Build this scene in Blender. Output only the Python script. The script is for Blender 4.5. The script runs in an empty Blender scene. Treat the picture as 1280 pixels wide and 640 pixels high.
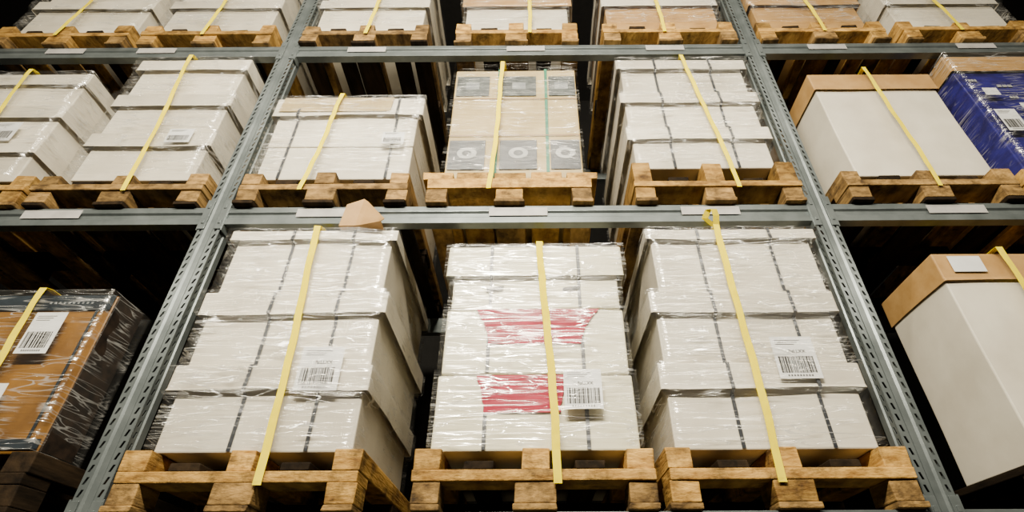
import bpy, bmesh, math, random
from mathutils import Vector, Matrix, noise
random.seed(7)
C = bpy.context.scene.collection

# ------------------------------------------------------------------ helpers
def link(o, parent=None):
    C.objects.link(o)
    if parent: o.parent = parent
    return o
def empty(name, loc, label, cat, group=None):
    o = bpy.data.objects.new(name, None); o.location = loc; o.empty_display_size = .1
    o["label"] = label; o["category"] = cat
    if group: o["group"] = group
    return link(o)
def mesh_obj(name, bm, mat, parent=None, bevel=0, smooth=False):
    me = bpy.data.meshes.new(name); bm.normal_update(); bm.to_mesh(me); bm.free()
    me.materials.append(mat)
    if smooth:
        for p in me.polygons: p.use_smooth = True
    o = bpy.data.objects.new(name, me); link(o, parent)
    if parent is not None:
        me.transform(Matrix.Translation(-Vector(parent_world(parent))))
    if bevel:
        m = o.modifiers.new("bevel", 'BEVEL'); m.width = bevel; m.segments = 2
        m.limit_method = 'ANGLE'; m.angle_limit = math.radians(50)
    return o
def parent_world(p):
    v = Vector((0,0,0))
    while p is not None:
        v += Vector(p.location); p = p.parent
    return v
def add_box(bm, x0,x1,y0,y1,z0,z1):
    r = bmesh.ops.create_cube(bm, size=1)
    for v in r['verts']:
        v.co = Vector(((x0+x1)/2+v.co.x*(x1-x0), (y0+y1)/2+v.co.y*(y1-y0), (z0+z1)/2+v.co.z*(z1-z0)))
    return r['verts']
def wob_box(x0,x1,y0,y1,z0,z1, cuts=7, amp=.004, seed=0, open_bottom=False, sag=0):
    bm = bmesh.new(); add_box(bm,x0,x1,y0,y1,z0,z1)
    bmesh.ops.subdivide_edges(bm, edges=bm.edges[:], cuts=cuts, use_grid_fill=True)
    if open_bottom:
        fs=[f for f in bm.faces if all(abs(v.co.z-z0)<1e-5 for v in f.verts)]
        bmesh.ops.delete(bm, geom=fs, context='FACES')
    s = Vector((seed*3.1, seed*1.7, seed*.9))
    for v in bm.verts:
        n = noise.noise_vector(v.co*2.6+s)
        d = Vector((n.x*amp*1.6, n.y*amp, n.z*amp*1.5))
        if v.co.z<z0+1e-4 and not open_bottom: d.z=abs(d.z)*.2
        if v.co.z>z1-1e-4: d.z=-abs(d.z)*.5
        if sag and abs(v.co.z-z0)<1e-4:
            d.z += noise.noise(Vector((v.co.x*3,v.co.y*3,seed)))*sag - sag*.3
            if abs(v.co.y-y0)<1e-4: d.y -= .003+abs(n.x)*.004
        v.co += d
    return bm
def ribbon(name, pts, w, mat, parent=None, thick=.0012, wd=Vector((1,0,0)), sub=1):
    bm = bmesh.new(); rows=[]
    P=[]
    for i in range(len(pts)-1):
        a,b=Vector(pts[i]),Vector(pts[i+1])
        for k in range(sub): P.append(a.lerp(b,k/sub))
    P.append(Vector(pts[-1]))
    for p in P: rows.append((bm.verts.new(p-wd*w/2), bm.verts.new(p+wd*w/2)))
    for a,b in zip(rows,rows[1:]): bm.faces.new((a[0],a[1],b[1],b[0]))
    bmesh.ops.recalc_face_normals(bm, faces=bm.faces[:])
    o = mesh_obj(name,bm,mat,parent,smooth=False)
    m=o.modifiers.new("solid",'SOLIDIFY'); m.thickness=thick; m.offset=0
    return o

# ------------------------------------------------------------------ materials
def new_mat(name):
    m=bpy.data.materials.new(name); m.use_nodes=True
    nt=m.node_tree; nt.nodes.clear()
    out=nt.nodes.new('ShaderNodeOutputMaterial'); return m,nt,out
def N(nt,t,**k):
    n=nt.nodes.new(t)
    for a,b in k.items(): setattr(n,a,b)
    return n
def noisy(name, c1, c2, rough=.6, scale=(4,4,4), nscale=3, bump=.1, bscale=30, metal=0, rnd=.0, lo=.35, hi=.65, spec=.5, bdist=.004, stain=None):
    m,nt,out=new_mat(name); L=nt.links.new
    tc=N(nt,'ShaderNodeTexCoord'); mp=N(nt,'ShaderNodeMapping'); mp.inputs['Scale'].default_value=scale
    oi=N(nt,'ShaderNodeObjectInfo')
    mul=N(nt,'ShaderNodeVectorMath',operation='SCALE'); mul.inputs['Scale'].default_value=20
    cx=N(nt,'ShaderNodeCombineXYZ')
    for k in range(3): L(oi.outputs['Random'],cx.inputs[k])
    L(cx.outputs[0],mul.inputs[0]); L(tc.outputs['Object'],mp.inputs['Vector']); L(mul.outputs[0],mp.inputs['Location'])
    nz=N(nt,'ShaderNodeTexNoise'); nz.inputs['Scale'].default_value=nscale; nz.inputs['Detail'].default_value=6; nz.inputs['Roughness'].default_value=.6
    L(mp.outputs[0],nz.inputs['Vector'])
    cr=N(nt,'ShaderNodeValToRGB'); cr.color_ramp.elements[0].position=lo; cr.color_ramp.elements[1].position=hi
    cr.color_ramp.elements[0].color=(*c1,1); cr.color_ramp.elements[1].color=(*c2,1)
    L(nz.outputs['Fac'],cr.inputs['Fac'])
    col=cr.outputs[0]
    if stain:
        ns=N(nt,'ShaderNodeTexNoise'); ns.inputs['Scale'].default_value=11; ns.inputs['Detail'].default_value=6; ns.inputs['Roughness'].default_value=.7
        ad=N(nt,'ShaderNodeVectorMath',operation='ADD'); L(tc.outputs['Object'],ad.inputs[0]); L(mul.outputs[0],ad.inputs[1]); L(ad.outputs[0],ns.inputs['Vector'])
        mr0=N(nt,'ShaderNodeMapRange'); mr0.inputs['From Min'].default_value=.47; mr0.inputs['From Max'].default_value=.68; mr0.inputs['To Max'].default_value=.85
        L(ns.outputs['Fac'],mr0.inputs['Value'])
        mx=N(nt,'ShaderNodeMixRGB'); mx.inputs[2].default_value=(*stain,1); L(mr0.outputs[0],mx.inputs[0]); L(col,mx.inputs[1]); col=mx.outputs[0]
    hs=N(nt,'ShaderNodeHueSaturation')
    mr=N(nt,'ShaderNodeMapRange'); mr.inputs['To Min'].default_value=1-rnd; mr.inputs['To Max'].default_value=1+rnd*.5
    L(oi.outputs['Random'],mr.inputs['Value']); L(mr.outputs[0],hs.inputs['Value']); L(col,hs.inputs['Color'])
    b=N(nt,'ShaderNodeBsdfPrincipled'); b.inputs['Roughness'].default_value=rough; b.inputs['Metallic'].default_value=metal
    b.inputs['Specular IOR Level'].default_value=spec
    L(hs.outputs[0],b.inputs['Base Color'])
    nb=N(nt,'ShaderNodeTexNoise'); nb.inputs['Scale'].default_value=bscale; nb.inputs['Detail'].default_value=4
    L(mp.outputs[0],nb.inputs['Vector'])
    bp=N(nt,'ShaderNodeBump'); bp.inputs['Strength'].default_value=bump; bp.inputs['Distance'].default_value=bdist
    L(nb.outputs['Fac'],bp.inputs['Height']); L(bp.outputs[0],b.inputs['Normal'])
    L(b.outputs[0],out.inputs['Surface']); return m
def film_mat(name, base=.01, top=.42, dens=.95, bd=.007, w0=.07, w1=.45, lo=.42):
    """thin clear stretch film: transparent, glossy, with bunched whitish creases"""
    m,nt,out=new_mat(name); L=nt.links.new
    gm=N(nt,'ShaderNodeNewGeometry'); P=gm.outputs['Position']
    def ridge(rot,sc,ns,width,dist=.6,off=0):
        mp=N(nt,'ShaderNodeMapping'); mp.inputs['Rotation'].default_value=(0,rot,0); mp.inputs['Scale'].default_value=sc; mp.inputs['Location'].default_value=(off,off,off)
        L(P,mp.inputs['Vector'])
        nz=N(nt,'ShaderNodeTexNoise'); nz.inputs['Scale'].default_value=ns; nz.inputs['Detail'].default_value=1.2; nz.inputs['Distortion'].default_value=dist
        L(mp.outputs[0],nz.inputs['Vector'])
        s=N(nt,'ShaderNodeMath',operation='SUBTRACT'); s.inputs[1].default_value=.5; L(nz.outputs['Fac'],s.inputs[0])
        a=N(nt,'ShaderNodeMath',operation='ABSOLUTE'); L(s.outputs[0],a.inputs[0])
        r=N(nt,'ShaderNodeMapRange'); r.inputs['From Min'].default_value=0; r.inputs['From Max'].default_value=width; r.inputs['To Min'].default_value=1; r.inputs['To Max'].default_value=0
        L(a.outputs[0],r.inputs['Value']); return r.outputs[0],nz.outputs['Fac']
    r1,n1=ridge(.06,(1.4,1.4,16),2.0,.018*dens)
    r2,n2=ridge(-.5,(1.2,1.2,11),2.0,.016*dens,off=3)
    r3,n3=ridge(.65,(1.2,1.2,11),2.0,.014*dens,off=7)
    pm=N(nt,'ShaderNodeTexNoise'); pm.inputs['Scale'].default_value=6; pm.inputs['Detail'].default_value=3; L(P,pm.inputs['Vector'])
    pr=N(nt,'ShaderNodeMapRange'); pr.inputs['From Min'].default_value=lo; pr.inputs['From Max'].default_value=lo+.2; L(pm.outputs['Fac'],pr.inputs['Value'])
    mx=N(nt,'ShaderNodeMath',operation='MAXIMUM'); L(r1,mx.inputs[0]); L(r2,mx.inputs[1])
    my=N(nt,'ShaderNodeMath',operation='MAXIMUM'); L(mx.outputs[0],my.inputs[0]); L(r3,my.inputs[1])
    mk=N(nt,'ShaderNodeMath',operation='MULTIPLY'); L(my.outputs[0],mk.inputs[0]); L(pr.outputs[0],mk.inputs[1])
    mr=N(nt,'ShaderNodeMapRange'); mr.inputs['To Min'].default_value=base; mr.inputs['To Max'].default_value=top
    L(mk.outputs[0],mr.inputs['Value'])
    h=N(nt,'ShaderNodeMath',operation='MULTIPLY_ADD'); h.inputs[1].default_value=.05; L(my.outputs[0],h.inputs[0]); L(n1,h.inputs[2])
    h2=N(nt,'ShaderNodeMath',operation='ADD'); L(h.outputs[0],h2.inputs[0]); L(n2,h2.inputs[1])
    bp=N(nt,'ShaderNodeBump'); bp.inputs['Strength'].default_value=1; bp.inputs['Distance'].default_value=bd
    L(h2.outputs[0],bp.inputs['Height'])
    g=N(nt,'ShaderNodeBsdfGlossy'); g.inputs['Roughness'].default_value=.16; g.inputs['Color'].default_value=(1,.98,.94,1); L(bp.outputs[0],g.inputs['Normal'])
    d=N(nt,'ShaderNodeBsdfDiffuse'); d.inputs['Color'].default_value=(.97,.96,.93,1)
    t=N(nt,'ShaderNodeBsdfTransparent')
    m1=N(nt,'ShaderNodeMixShader'); L(mr.outputs[0],m1.inputs[0]); L(t.outputs[0],m1.inputs[1]); L(d.outputs[0],m1.inputs[2])
    f3=N(nt,'ShaderNodeMath',operation='MULTIPLY_ADD'); f3.inputs[1].default_value=w1; f3.inputs[2].default_value=w0; L(mk.outputs[0],f3.inputs[0])
    m2=N(nt,'ShaderNodeMixShader'); L(f3.outputs[0],m2.inputs[0]); L(m1.outputs[0],m2.inputs[1]); L(g.outputs[0],m2.inputs[2])
    L(m2.outputs[0],out.inputs['Surface']); return m

WHITE=noisy('white_cardboard',(.52,.475,.38),(.63,.585,.48),.55,nscale=1,bump=.08,bscale=6,rnd=.14)
CREAM=noisy('cream_cardboard',(.56,.525,.365),(.64,.60,.435),.5,nscale=1,bump=.1,bscale=6,rnd=.04)
KRAFT=noisy('kraft_cardboard',(.32,.175,.05),(.40,.235,.08),.65,nscale=3,bump=.1,bscale=20,rnd=.1)
TAN=noisy('tan_printed_cardboard',(.31,.225,.09),(.41,.31,.14),.5,nscale=2,bump=.1,rnd=.05)
BROWN=noisy('golden_brown_cardboard',(.095,.043,.009),(.22,.105,.02),.3,scale=(2,2,2),nscale=2.5,bump=.05,lo=.3,hi=.7)
BLUE=noisy('blue_wrapped_cardboard',(.008,.006,.07),(.016,.013,.16),.3,scale=(3,3,9),nscale=3,bump=.3,bscale=6)
TEAL=noisy('dark_teal_print',(.005,.009,.014),(.012,.020,.028),.35,nscale=5)
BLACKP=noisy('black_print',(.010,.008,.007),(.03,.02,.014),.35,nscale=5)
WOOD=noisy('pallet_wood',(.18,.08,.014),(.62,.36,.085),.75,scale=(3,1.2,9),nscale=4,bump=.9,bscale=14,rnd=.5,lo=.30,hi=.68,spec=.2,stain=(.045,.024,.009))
DWOOD=noisy('weathered_shaded_wood',(.05,.027,.009),(.38,.225,.07),.8,scale=(4,1.2,9),nscale=4,bump=.8,bscale=14,rnd=.5,lo=.3,hi=.7,spec=.2,stain=(.020,.012,.006))  # weathered tone; on skids and decks it also paints in shade
UWOOD=noisy('dirty_shaded_wood',(.007,.0045,.0025),(.026,.016,.008),.85,scale=(6,1,6),nscale=4,bump=.5,bscale=14,rnd=.5,spec=.1)  # shade under and between boards put into the colour; also the dirty corner pallets
STEEL=noisy('painted_rack_steel',(.12,.14,.143),(.185,.21,.212),.28,scale=(1,1,1),nscale=8,bump=.05,metal=.55,spec=.5)
YEL=noisy('yellow_strap_webbing',(.70,.56,.0),(.78,.63,.0),.6,scale=(2,2,2),nscale=9,bump=.3,bscale=200,bdist=.001,spec=.0)
BLK=noisy('black_plastic_band',(.012,.015,.022),(.18,.19,.21),.4,scale=(1,1,24),nscale=1.6,bump=.0,lo=.60,hi=.66)
GRN=noisy('green_plastic_band',(.003,.10,.05),(.006,.16,.08),.4)
PAPER=noisy('label_paper',(.62,.62,.61),(.70,.70,.69),.45,bump=.02)
DULLP=noisy('dusty_label_paper',(.28,.27,.26),(.38,.365,.35),.5,bump=.02)
INK=noisy('label_ink',(.008,.008,.008),(.015,.015,.015),.5,bump=0)
MAG=noisy('magenta_print',(.24,.001,.02),(.44,.02,.055),.5,scale=(3,3,20),nscale=6,lo=.35,hi=.8,spec=.1)
DARKP=noisy('dark_photo_print',(.002,.003,.005),(.012,.017,.024),.3,nscale=5)
PALEP=noisy('pale_photo_print',(.015,.02,.022),(.08,.09,.085),.3,nscale=5)
GREYP=noisy('light_print',(.20,.21,.21),(.34,.34,.33),.4)
DIMP=noisy('dim_print',(.10,.11,.12),(.18,.19,.19),.4)
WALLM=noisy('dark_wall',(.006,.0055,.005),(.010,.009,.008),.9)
FLOORM=noisy('concrete_floor',(.03,.027,.025),(.045,.04,.036),.5,nscale=3)
FILM=film_mat('clear_stretch_film')
FILM2=film_mat('heavy_stretch_film',.01,.36,.95,.007,.035,.38,.40)
FILMD=film_mat('tight_stretch_film',.0,.25,.7,.005,.010,.25,.44)

# ------------------------------------------------------------------ setting
def plane(name,vs,mat):
    bm=bmesh.new(); bm.faces.new([bm.verts.new(v) for v in vs]); o=mesh_obj(name,bm,mat); o["kind"]="structure"; return o
plane('floor',[(-7,-5,-1.6),(7,-5,-1.6),(7,3.2,-1.6),(-7,3.2,-1.6)],FLOORM)
plane('wall_back',[(-7,3.2,-1.6),(7,3.2,-1.6),(7,3.2,6.5),(-7,3.2,6.5)],WALLM)
plane('ceiling',[(-7,-5,6.5),(-7,3.2,6.5),(7,3.2,6.5),(7,-5,6.5)],WALLM)

# ------------------------------------------------------------------ racking
RY=.03
def post(parent, xc, y0, z0=-1.6, z1=4.6, back=False):
    bm=bmesh.new(); pitch=.04
    s=1 if not back else -1
    prof=[(-.05,.075),(-.05,.045),(-.044,.04),(-.044,.012),(-.05,.0),(-.020,.0),(-.012,.007),(.012,.007),(.020,.0),(.05,.0),(.044,.012),(.044,.04),(.05,.045),(.05,.075)]
    slot={2:1,4:1,8:1,10:1}
    n=int((z1-z0)/pitch)
    for i in range(len(prof)-1):
        a=Vector((xc+prof[i][0],y0+s*prof[i][1],0)); b=Vector((xc+prof[i+1][0],y0+s*prof[i+1][1],0))
        if i not in slot:
            vs=[bm.verts.new((a.x,a.y,z0)),bm.verts.new((b.x,b.y,z0)),bm.verts.new((b.x,b.y,z0+n*pitch)),bm.verts.new((a.x,a.y,z0+n*pitch))]
            bm.faces.new(vs); continue
        for k in range(n):
            za=z0+k*pitch; zb=za+pitch
            def P(u,t): q=a.lerp(b,u); return bm.verts.new((q.x,q.y,za+(zb-za)*t))
            o=[P(0,0),P(1,0),P(1,1),P(0,1)]
            sl=.10 if xc<0 else -.10
            h=[P(.32-sl,.2),P(.62-sl,.2),P(.66+sl,.8),P(.36+sl,.8)]
            for j in range(4): bm.faces.new((o[j],o[(j+1)%4],h[(j+1)%4],h[j]))
    bmesh.ops.remove_doubles(bm,verts=bm.verts[:],dist=1e-5)
    bmesh.ops.recalc_face_normals(bm,faces=bm.faces[:])
    o=mesh_obj('upright_post',bm,STEEL,parent)
    m=o.modifiers.new('solid','SOLIDIFY'); m.thickness=.0025; m.offset=0
    return o
def bar(name,a,b,w,mat,parent):
    a=Vector(a);b=Vector(b); d=(b-a); L=d.length
    bm=bmesh.new(); add_box(bm,-w/2,w/2,-w/2,w/2,0,L)
    q=d.to_track_quat('Z','X'); bm.transform(Matrix.Translation(a)@q.to_matrix().to_4x4())
    return mesh_obj(name,bm,mat,parent,bevel=.003)
RB=1.10
for xc in (-4.2,-1.4,1.4,4.2):
    e=empty('rack_upright_frame',(xc,RY,-1.6),'grey-green perforated steel upright frame carrying the rack beams','rack upright','steel uprights of the pallet rack')
    post(e,xc,RY); post(e,xc,RY+RB,back=True)
    z=-1.3; k=0
    while z<4.2:
        a,b=(RY+.06,RY+RB-.06) if k%2==0 else (RY+RB-.06,RY+.06)
        bar('brace',(xc,a,z),(xc,b,z+.6),.03,STEEL,e); z+=.62; k+=1
    bm=bmesh.new(); add_box(bm,xc-.07,xc+.07,RY-.03,RY+.12,-1.6,-1.592); mesh_obj('foot_plate',bm,STEEL,e)
LEV=[.356,1.67,2.965]
BAYS=[(-4.148,-1.452),(-1.348,1.348),(1.452,4.148)]
BLAB={1:{0:[-2.16],1:[-.89,.0,.89],2:[2.03]},2:{0:[-2.75,-2.2],1:[-.93,.03,.87],2:[1.85,2.75]},0:{}}
def beam(x0,x1,ztop,y0,front,li,bi):
    s=1 if front else -1
    e=empty('rack_beam',((x0+x1)/2,y0,ztop-.1),'grey-green steel pallet rack beam with hooked end plates','rack beam','steel beams of the pallet rack')
    prof=[(0,0),(0,-.030),(.010,-.038),(.010,-.058),(0,-.066),(0,-.1),(.045,-.1),(.045,0)]
    bm=bmesh.new()
    A=[bm.verts.new((x0,y0+s*p,ztop+q)) for p,q in prof]; B=[bm.verts.new((x1,y0+s*p,ztop+q)) for p,q in prof]
    n=len(prof)
    for i in range(n): bm.faces.new((A[i],A[(i+1)%n],B[(i+1)%n],B[i]))
    bm.faces.new(A); bm.faces.new(B[::-1]); bmesh.ops.recalc_face_normals(bm,faces=bm.faces[:])
    mesh_obj('beam_profile',bm,STEEL,e,bevel=.0015)
    for xs,sg in ((x0,-1),(x1,1)):
        bm=bmesh.new()
        xa,xb=sorted((xs,xs-sg*.006)); ya,yb=sorted((y0-s*.004,y0+s*.05)); add_box(bm,xa,xb,ya,yb,ztop-.135,ztop+.045)
        xa,xb=sorted((xs-sg*.004,xs+sg*.03)); ya,yb=sorted((y0-s*.007,y0-s*.003)); add_box(bm,xa,xb,ya,yb,ztop-.13,ztop+.04)
        for hz in (-.09,0.0):
            xa,xb=sorted((xs+sg*.008,xs+sg*.02)); ya,yb=sorted((y0-s*.011,y0-s*.007)); add_box(bm,xa,xb,ya,yb,ztop+hz-.01,ztop+hz+.01)
        mesh_obj('end_plate',bm,STEEL,e,bevel=.001)
    if front:
        for xl in BLAB[li].get(bi,[]):
            w=.135 if li==1 else .115
            bm=bmesh.new(); add_box(bm,xl-w,xl+w,y0-.003,y0-.001,ztop-.060,ztop-.012)
            lb=mesh_obj('location_label',bm,DULLP,e); lb["label"]="white paper location label"
for li,z in enumerate(LEV):
    for bi,(a,b) in enumerate(BAYS):
        beam(a,b,z,RY,True,li,bi); beam(a,b,z,RY+RB,False,li,bi)

# ------------------------------------------------------------------ pallets
def pallet(x0,x1,z0,h=.195,dark=False,kind='open',depth=1.2,y0=0.):
    z0+=.001
    e=empty('pallet',((x0+x1)/2,y0,z0), ('dark weathered wooden pallet' if dark else 'orange-brown wooden pallet')+' resting on the steel rack beams','pallet','wooden pallets on the rack')
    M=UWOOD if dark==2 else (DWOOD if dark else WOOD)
    w=x1-x0
    def B(name,a,b,c,d,f,g,mat=M,bv=.004):
        bm=bmesh.new(); j=lambda: random.uniform(-.004,.004)
        vs=add_box(bm,a+j(),b+j(),c+j(),d,f,g)
        for v in vs: v.co+=Vector((random.uniform(-.003,.003),random.uniform(-.003,.003),0))
        return mesh_obj(name,bm,mat,e,bevel=bv)
    xs=[(x0,x0+.1),((x0+x1)/2-.07,(x0+x1)/2+.07),(x1-.1,x1)]
    ys=[(y0,y0+.13),(y0+depth/2-.07,y0+depth/2+.07),(y0+depth-.13,y0+depth)]
    inner = WOOD if kind!='open' else UWOOD  # open pallets: inner boards painted dark as if in shade
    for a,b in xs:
        B('skid_board',a,b,y0,y0+depth,z0,z0+.02, DWOOD if not dark else UWOOD)  # skids coloured darker to stand in for shade under the pallet
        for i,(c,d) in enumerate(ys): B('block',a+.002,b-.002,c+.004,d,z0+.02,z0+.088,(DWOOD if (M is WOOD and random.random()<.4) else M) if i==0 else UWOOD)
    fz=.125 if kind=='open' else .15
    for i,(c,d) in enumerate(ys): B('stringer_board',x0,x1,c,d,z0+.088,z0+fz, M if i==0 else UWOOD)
    cs=[x0+.045,x0+w*.27,x0+w*.5,x0+w*.73,x1-.045]
    for i,cx in enumerate(cs):
        ww=.045 if i in(0,2,4) else .05
        if kind=='open': top=h if i in (0,2,4) else fz+.028
        else: top=h
        if kind!='open': ww=w*.094
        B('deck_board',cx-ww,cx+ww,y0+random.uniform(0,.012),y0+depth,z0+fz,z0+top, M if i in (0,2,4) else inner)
    return e

# ------------------------------------------------------------------ cargo
def label_obj(x0,x1,z0,z1,y,parent,text=None,plain=False,name='shipping_label'):
    bm=bmesh.new(); add_box(bm,x0,x1,y-.001,y,z0,z1); lb=mesh_obj(name,bm,PAPER,parent)
    lb["label"]='white paper label' if plain else 'white paper label with black barcode and print'
    if plain: return lb
    w=x1-x0; h=z1-z0; bm=bmesh.new(); x=x0+w*.08
    r=random.Random(int(abs(x0)*1000))
    while x<x1-w*.12:
        b=r.choice((.0025,.0035,.0055,.0075)); add_box(bm,x,x+b,y-.0018,y-.0012,z0+h*.13,z0+h*.52); x+=b+r.choice((.002,.0025,.004))
    mesh_obj('barcode',bm,INK,lb)
    bm=bmesh.new()
    for k in range(9): 
        xx=x0+w*(.2+k*.068); add_box(bm,xx,xx+w*.035,y-.0018,y-.0012,z0+h*.05,z0+h*.09)
    for k in range(3): add_box(bm,x0+w*.1,x0+w*(.55+.08*k),y-.0018,y-.0012,z0+h*(.80+k*.05),z0+h*(.812+k*.05))
    mesh_obj('small_print',bm,INK,lb)
    if text:
        cu=bpy.data.curves.new('t','FONT'); cu.body=text; cu.size=h*.11; cu.extrude=.0004; cu.offset=.0004
        to=bpy.data.objects.new('t',cu); C.objects.link(to)
        dg=bpy.context.evaluated_depsgraph_get(); me=bpy.data.meshes.new_from_object(to.evaluated_get(dg))
        bpy.data.objects.remove(to)
        me.transform(Matrix.Translation((x0+w*.36,y-.0016,z0+h*.60))@Matrix.Rotation(math.pi/2,4,'X'))
        me.materials.clear(); me.materials.append(INK)
        pw=parent_world(lb); me.transform(Matrix.Translation(-pw))
        o=bpy.data.objects.new('printed_text',me); link(o,lb)
    return lb
def carton(x0,x1,z0,z1,depth,lid=.1,mat=WHITE,lidmat=None,bands=(),bandmat=BLK,y0=.05,label='',seed=None,over=.027,group=None,cat='cardboard box',bw=.014):
    seed=random.random()*50 if seed is None else seed
    e=empty('cardboard_box',((x0+x1)/2,y0,z0),label,cat,group)
    y1=y0+depth
    body=wob_box(x0,x1,y0,y1,z0,z1-.004,7,.003,seed); mesh_obj('box_body',body,mat,e,bevel=.006,smooth=False)
    if lid:
        yo=min(over,.024)
        l=wob_box(x0-over,x1+over,y0-yo,y1+yo,z1-lid,z1,9,.003,seed+3,open_bottom=True,sag=.010)
        o=mesh_obj('lid',l,lidmat or mat,e,bevel=.006)
    for bx in bands:
        f=y0-.005; yo=min(over,.024)
        if lid: pts=[(bx,f,z0+.004),(bx,f,z1-lid-.016),(bx,y0-yo-.012,z1-lid-.006),(bx,y0-yo-.006,z1-lid*.5),(bx,y0-yo-.005,z1)]
        else: pts=[(bx,f,z0+.004),(bx,f,z1-.001)]
        ribbon('strapping_band',pts,bw,bandmat,e,thick=.001)
    return e
O=.046
def film(b,e,y0,y1,mat=FILM,seed=0):
    """film hugging one carton: side contour follows the body and the lid"""
    x0b,x1b,zb,zt=b['r']; lid=b.get('lid',.1); over=b.get('over',.027) if lid else 0
    z0=zb+.002; z1=zt+.0005
    def ext(z):
        ov=over if (lid and z>zt-lid-.015) else 0
        return x0b-ov-.008,x1b+ov+.008
    bm=bmesh.new(); nx=22; nz=max(6,int((z1-z0)/.02)); rows=[]
    for k in range(nz+1):
        z=z0+(z1-z0)*k/nz; row=[]
        es=[ext(z+dz) for dz in (-.02,0,.02)]
        x0=sum(q[0] for q in es)/3; x1=sum(q[1] for q in es)/3
        x0=min(x0,es[1][0]); x1=max(x1,es[1][1])
        loop=[(x0+(x1-x0)*i/nx,y0,0,-1) for i in range(nx)]+[(x1,y0+(y1-y0)*i/nx,1,0) for i in range(nx)]+[(x1-(x1-x0)*i/nx,y1,0,1) for i in range(nx)]+[(x0,y1-(y1-y0)*i/nx,-1,0) for i in range(nx)]
        for (x,y,ox,oy) in loop:
            n=noise.noise(Vector((x*4+seed,y*4,z*7)))
            row.append(bm.verts.new(Vector((x+ox*n*.003,y+oy*n*.004,z))))
        rows.append(row)
    m=len(rows[0])
    for a,c in zip(rows,rows[1:]):
        for i in range(m): bm.faces.new((a[i],a[(i+1)%m],c[(i+1)%m],c[i]))
    bmesh.ops.recalc_face_normals(bm,faces=bm.faces[:])
    o=mesh_obj('stretch_film',bm,mat,e,smooth=True)
    o["label"]='clear wrinkled plastic stretch film around the box'
    return o
def strap(xb,xt,zb,zt,yfront,ydeep,loop=False,w=.032,pf=-.010,desc='yellow webbing strap tied vertically over a pallet load'):
    pts=[(xb,pf+.001,zb-.01),(xb,pf,zb+.004)]
    n=18
    za=zb+.10
    for i in range(n+1):
        t=i/n; z=za+(zt-za)*t; u=(z-zb)/(zt-zb)
        pts.append((xb+(xt-xb)*u+.006*math.sin(u*5)+.0015*math.sin(u*31+xb*9),yfront-.004-.003*math.sin(u*9),z))
    if loop:
        pts+=[(xt-.005,yfront-.03,zt+.03),(xt-.015,yfront-.045,zt+.055),(xt-.035,yfront-.035,zt+.06),(xt-.05,yfront-.01,zt+.03)]
    pts+=[(xt,yfront+.02,zt+.006),(xt,ydeep+.005,zt+.006),(xt,ydeep+.012,zt),(xt,ydeep+.012,zt-.25)]
    bm=bmesh.new(); rows=[]
    for i,p in enumerate(pts):
        p=Vector(p); a=.3*math.sin(i*.7+xb*7); d=Vector((math.cos(a),math.sin(a)*.3,0))*w/2
        if 1<i<16 : p.y-=abs(d.y)
        rows.append((bm.verts.new(p-d),bm.verts.new(p+d)))
    for a,b in zip(rows,rows[1:]): bm.faces.new((a[0],a[1],b[1],b[0]))
    org=Vector(pts[1]); bm.transform(Matrix.Translation(-org))
    me=bpy.data.meshes.new('strap'); bm.to_mesh(me); bm.free(); me.materials.append(YEL)
    o=bpy.data.objects.new('strap',me); o.location=org; link(o)
    m=o.modifiers.new('s','SOLIDIFY'); m.thickness=.0015; m.offset=0
    o["label"]=desc; o["category"]='strap'; o["group"]='yellow straps over the pallet loads'
    return o

WL='white cardboard box with overlapping lid stacked on a pallet'
def load(px0,px1,z,boxes,sx=None,wrap=True,bands=(),dark=False,kind='open',h=.195,depth=.8,fm=None,loop=False,labels=(),lab=WL,bandmat=BLK,sw=.023,bw=.014):
    pallet(px0,px1,z,h,dark,kind)
    es=[]
    for b in boxes:
        d=dict(b); d.setdefault('label',lab); x0,x1,z0,z1=d.pop('r'); dd=d.pop('depth',depth)
        e=carton(x0,x1,z0,z1,dd,bands=bands,bandmat=bandmat,bw=bw,group='boxes on the rack pallets',**d)
        es.append(e)
        if wrap: film(b,e,.05-O,.05+depth+O,fm or FILM,seed=px0*7)
    Z1=boxes[-1]['r'][3]
    if sx: strap(sx[0],sx[1],z+.088,Z1+.002,.05-O-.006,.05+depth+O,loop=loop,w=sw)
    for (a,b,c,d_,t,pl) in labels:
        zc=c+.01
        k=max(i for i,q in enumerate(boxes) if q['r'][2]<=zc)
        label_obj(a,b,c,d_,.05-O+.007,es[k],t,pl)
    return es

Z0,Z1_,Z2=LEV
b0=Z0+.1985
load(-1.327,-.517,Z0,[dict(r=(-1.262,-.568,b0,.875)),dict(r=(-1.262,-.56,.877,1.20)),dict(r=(-1.255,-.565,1.202,1.525),lid=.05)],
     sx=(-.84,-.885),bands=(-1.0,-.73),labels=[(-.815,-.655,.765,.94,'RaLLXX',False)],sw=.029)
cc=load(-.337,.475,Z0,[dict(r=(-.295,.440,b0,.84),mat=CREAM,lid=0),dict(r=(-.285,.432,.842,1.125),mat=CREAM,lid=0),dict(r=(-.272,.425,1.127,1.43),mat=CREAM,lid=.15)],
     sx=(.145,.10),bands=(-.11,.26),fm=FILM2,labels=[(.178,.318,.69,.842,'RaLLXX',False)],lab='cream white film-wrapped carton stacked on a wooden pallet',sw=.029)
load(.512,1.335,Z0,[dict(r=(.562,1.272,b0,.872)),dict(r=(.568,1.275,.874,1.193)),dict(r=(.595,1.30,1.195,1.52),lid=.05)],
     sx=(.88,.888),bands=(.80,1.12),loop=True,labels=[(.98,1.14,.80,.972,'RaLLXX',False)],sw=.029)
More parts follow.
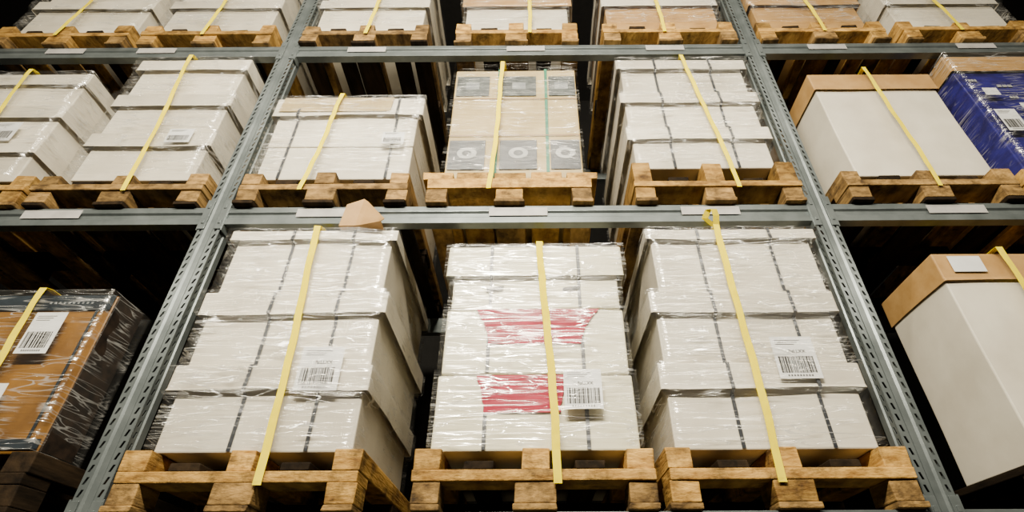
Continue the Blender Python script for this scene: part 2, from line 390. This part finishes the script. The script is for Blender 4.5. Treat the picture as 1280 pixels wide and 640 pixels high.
def panel(name,pts,y,mat,parent,lab=None):
    bm=bmesh.new(); bm.faces.new([bm.verts.new((x,y,z)) for x,z in pts]); r=bmesh.ops.extrude_face_region(bm,geom=bm.faces[:])
    for v in [g for g in r['geom'] if isinstance(g,bmesh.types.BMVert)]: v.co.y-=.001
    bmesh.ops.recalc_face_normals(bm,faces=bm.faces[:])
    o=mesh_obj(name,bm,mat,parent)
    if lab:o["label"]=lab
    return o
def rough_panel(x0,x1,x2,x3,z0,z1,parent,seed):
    """printed trapezoid with slightly ragged vertical edges (bottom x0..x1, top x2..x3)"""
    L=[];R=[]; n=14
    for i in range(n+1):
        t=i/n; z=z0+(z1-z0)*t; q=t**1.6
        L.append((x0+(x2-x0)*q+.006*noise.noise(Vector((seed,z*40,0))),z)); R.append((x1+(x3-x1)*q+.006*noise.noise(Vector((seed+5,z*40,0))),z))
    panel('printed_panel',L+R[::-1],.044,MAG,parent,'deep magenta printed panel')
rough_panel(-.115,.165,-.15,.20,.69,.835,cc[0],1)
rough_panel(-.11,.255,-.165,.335,.965,1.122,cc[1],2)
for a in (-.13,.19):
    panel('hand_hole',[(a,1.205),(a+.07,1.215),(a+.075,1.235),(a+.002,1.225)],.043,INK,cc[2],'dark oval hand hole')

bb=load(-2.42,-1.63,Z0,[dict(r=(-2.40,-1.665,b0,1.205),mat=BROWN,lid=0,label='brown cardboard box with dark printed bands in clear film')],
     sx=(-1.95,-1.94),dark=2,fm=FILM2,depth=.16,labels=[(-1.925,-1.80,.92,1.10,None,False),(-2.08,-1.87,.72,.80,None,True)],sw=.029)[0]
panel('printed_band',[(-2.40,1.13),(-1.67,1.13),(-1.67,1.20),(-2.40,1.20)],.043,TEAL,bb,'dark teal printed band with small light lettering')
panel('printed_band',[(-2.40,.57),(-1.67,.57),(-1.67,.605),(-2.40,.605)],.043,TEAL,bb,'dark teal printed band')
panel('printed_line',[(-1.725,.605),(-1.715,.605),(-1.715,1.13),(-1.725,1.13)],.0425,TEAL,bb)
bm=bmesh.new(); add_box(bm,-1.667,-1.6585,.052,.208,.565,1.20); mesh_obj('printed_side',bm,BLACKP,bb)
for i in range(10):
    x=-1.93+i*.019; panel('printed_mark',[(x,1.158),(x+.008,1.158),(x+.008,1.168),(x,1.168)],.0415,DIMP,bb)
rb=load(1.78,2.6,Z0,[dict(r=(1.815,2.62,b0-.04,1.385),lid=.135,lidmat=KRAFT,over=.012,depth=.40,label='tall white box with brown cardboard lid on a pallet')],
     sx=(2.09,2.08),dark=2,wrap=False,depth=.40,h=.153,sw=.029)[0]
label_obj(1.86,2.0,1.285,1.365,.03,rb,plain=True)

m0=Z1_+.1985
w=load(-1.329,-.527,Z1_,[dict(r=(-1.30,-.55,m0,2.10),lid=0),dict(r=(-1.305,-.55,2.102,2.46),lid=.14,lidmat=WHITE)],
     sx=(-1.03,-.965),bands=(-1.19,-.66),dark=True,labels=[(-.705,-.59,2.08,2.165,None,False)])[1]
panel('kraft_patch',[(-1.30,2.345),(-.70,2.345),(-.69,2.456),(-1.29,2.456)],.019,TAN,w,'brown cardboard sheet tucked under the film')
tb=load(-.433,.350,Z1_,[dict(r=(-.372,.318,m0,2.745),mat=TAN,lid=0,label='tan printed carton with six dark product pictures on a pallet')],
     sx=(-.14,-.094),kind='solid',bands=(-.12,.145),bandmat=GRN,bw=.016,fm=FILMD)[0]
for (za,zb) in ((2.50,2.675),(1.925,2.135)):
    for (xa,xb) in ((-.36,-.175),(-.10,.09),(.160,.310)):
        low=za<2.2
        p=panel('printed_window',[(xa,za),(xb,za),(xb,zb),(xa,zb)],.044,DARKP if low else PALEP,tb,'dark printed product picture')
        bm=bmesh.new(); cx=(xa+xb)/2; cz=(za+zb)/2; R=.05
        if low:
            ring=[]
            for i in range(24):
                t=i/24*2*math.pi; ring.append([bm.verts.new((cx+r*math.cos(t),.0425,cz+.01+r*math.sin(t)*.8)) for r in (R,R*.5)])
            for i in range(24):
                a,b=ring[i],ring[(i+1)%24]; bm.faces.new((a[0],b[0],b[1],a[1]))
        else:
            add_box(bm,cx-.04,cx+.035,.0422,.0428,cz-.03,cz+.03)
        mesh_obj('printed_shape',bm,GREYP if low else DIMP,p)
for zc in (2.47,2.17):
    panel('carton_seam',[(-.37,zc),(.315,zc),(.315,zc+.006),(-.37,zc+.006)],.0435,BROWN,tb)
load(.55,1.345,Z1_,[dict(r=(.585,1.28,m0+.06,2.21),lid=.09),dict(r=(.58,1.285,2.212,2.50),lid=.09),dict(r=(.585,1.285,2.502,2.80),lid=.09)],
     sx=(1.04,.943),bands=(.78,1.10),h=.255,labels=[])
load(-2.313,-1.50,Z1_,[dict(r=(-2.21,-1.61,m0,2.19),lid=.1),dict(r=(-2.215,-1.61,2.192,2.51),lid=.1),dict(r=(-2.215,-1.615,2.512,2.83),lid=.1)],
     sx=(-1.86,-1.93),dark=True,labels=[(-1.82,-1.69,2.10,2.20,None,False)])
load(-3.15,-2.345,Z1_,[dict(r=(-3.10,-2.49,m0,2.15),lid=.1),dict(r=(-3.10,-2.49,2.152,2.42),lid=.1),dict(r=(-3.10,-2.49,2.422,2.70),lid=.1)],
     sx=(-2.75,-2.80),labels=[(-2.75,-2.62,2.12,2.26,None,False)])
load(1.555,2.375,Z1_,[dict(r=(1.665,2.345,m0,2.67),lid=.14,lidmat=KRAFT,over=.012,label='large white box with brown cardboard lid on a pallet')],
     sx=(1.985,1.966),wrap=False,dark=True)
be=load(2.44,3.25,Z1_,[dict(r=(2.51,3.20,m0,2.83),lid=.14,mat=BLUE,lidmat=KRAFT,over=.014,label='deep blue box with brown lid on a pallet')],
     sx=None,wrap=True,fm=FILM2,labels=[(2.535,2.645,2.15,2.32,None,False),(2.56,2.64,2.44,2.50,None,True),(2.70,2.75,2.33,2.37,None,True)])[0]
for (x,z,ww) in ((2.70,2.55,.09),(2.56,2.60,.05),(2.66,2.22,.06),(2.72,2.45,.05)):
    for k in range(3): panel('printed_mark',[(x+k*ww/3,z),(x+k*ww/3+ww/4,z),(x+k*ww/3+ww/4,z+.02),(x+k*ww/3,z+.02)],.043,GREYP,be)
t0=Z2+.1985
def top(px0,px1,bx0,bx1,s,mat=WHITE,lidmat=None,lid=.1,lab=WL,hh=.33,wrap=True,dark=False):
    load(px0,px1,Z2,[dict(r=(bx0,bx1,t0,t0+hh),lid=lid,mat=mat,lidmat=lidmat,label=lab),dict(r=(bx0,bx1,t0+hh+.002,t0+2*hh),lid=lid,mat=mat,lidmat=lidmat,label=lab)],sx=s,wrap=wrap,dark=dark)
top(-1.345,-.571,-1.30,-.63,(-.95,-.92),dark=True)
top(-.402,.348,-.36,.30,(.055,.04),mat=WHITE,lidmat=KRAFT,lab='white carton with brown cardboard lid on a wooden pallet')
top(.507,1.318,.55,1.26,(.88,.86),mat=KRAFT,lidmat=WHITE,lab='brown cardboard carton with white lid on a wooden pallet')
top(-2.336,-1.53,-2.28,-1.60,(-1.95,-1.93))
top(-3.245,-2.425,-3.18,-2.44,(-2.85,-2.80))
top(1.465,2.245,1.51,2.19,(1.86,1.82),mat=KRAFT,lab='brown cardboard carton on a wooden pallet')
top(2.346,3.15,2.40,3.10,(2.70,2.64))
# loose cardboard sheet: foot lies on the box top, flap bends up in front of the beam
bm=bmesh.new(); G=[]
for j in range(8):
    r=[]
    for i in range(9):
        u=i/8;v=max(0,(j-1)/6)
        ht=(.115+.035*u/.4) if u<=.4 else (.15-.145*(u-.4)/.6)
        x=-.80+.195*u+.018*v; z=1.530+ht*v
        fold=0 if u<=.4 else -.05*(u-.4)
        y=-.004-.012*v+fold
        if j==0: y=.10; z=1.529
        r.append(bm.verts.new((x,y,z)))
    G.append(r)
for j in range(7):
    for i in range(8): bm.faces.new((G[j][i],G[j][i+1],G[j+1][i+1],G[j+1][i]))
org=Vector((-.73,0,1.529)); bm.transform(Matrix.Translation(-org))
o=mesh_obj('cardboard_sheet',bm,KRAFT); o.location=org; o.modifiers.new('s','SOLIDIFY').thickness=.003
o["label"]='bent piece of brown cardboard sticking up from the box stack'; o["category"]='cardboard sheet'

# ------------------------------------------------------------------ light: two rows of tube lamps over the aisle
def area(loc,tgt,sx,sy,e,col=(1,.91,.72)):
    l=bpy.data.lights.new('aisle_lamp','AREA'); l.shape='RECTANGLE'; l.size=sx; l.size_y=sy; l.energy=e; l.color=col
    o=bpy.data.objects.new('aisle_lamp',l); o.location=loc
    o.rotation_euler=(Vector(tgt)-Vector(loc)).to_track_quat('-Z','Y').to_euler(); link(o)
for x,e in ((-2.9,22),(-1.6,52),(-.25,320),(1.4,38),(3.0,18)):
    area((x,-2.6,2.75),(x*.8,0,.9),1.4,.16,e)
for x,e in ((-2.2,36),(-.2,125),(2.1,32)):
    area((x,-2.7,5.0),(x*.9,0,2.7),1.9,.14,e)
w=bpy.data.worlds.new('world'); bpy.context.scene.world=w; w.use_nodes=True
w.node_tree.nodes['Background'].inputs[0].default_value=(1,.9,.75,1); w.node_tree.nodes['Background'].inputs[1].default_value=.002

# ------------------------------------------------------------------ camera
cam=bpy.data.cameras.new('camera'); co=bpy.data.objects.new('camera',cam); link(co)
cam.sensor_width=36; cam.lens=674/1280*36; cam.shift_x=-27/1280
co.matrix_world=Matrix.Translation((.07,-1.87,0))@Matrix.Rotation(math.radians(126),4,'X')@Matrix.Rotation(math.radians(-.35),4,'Z')
bpy.context.scene.camera=co
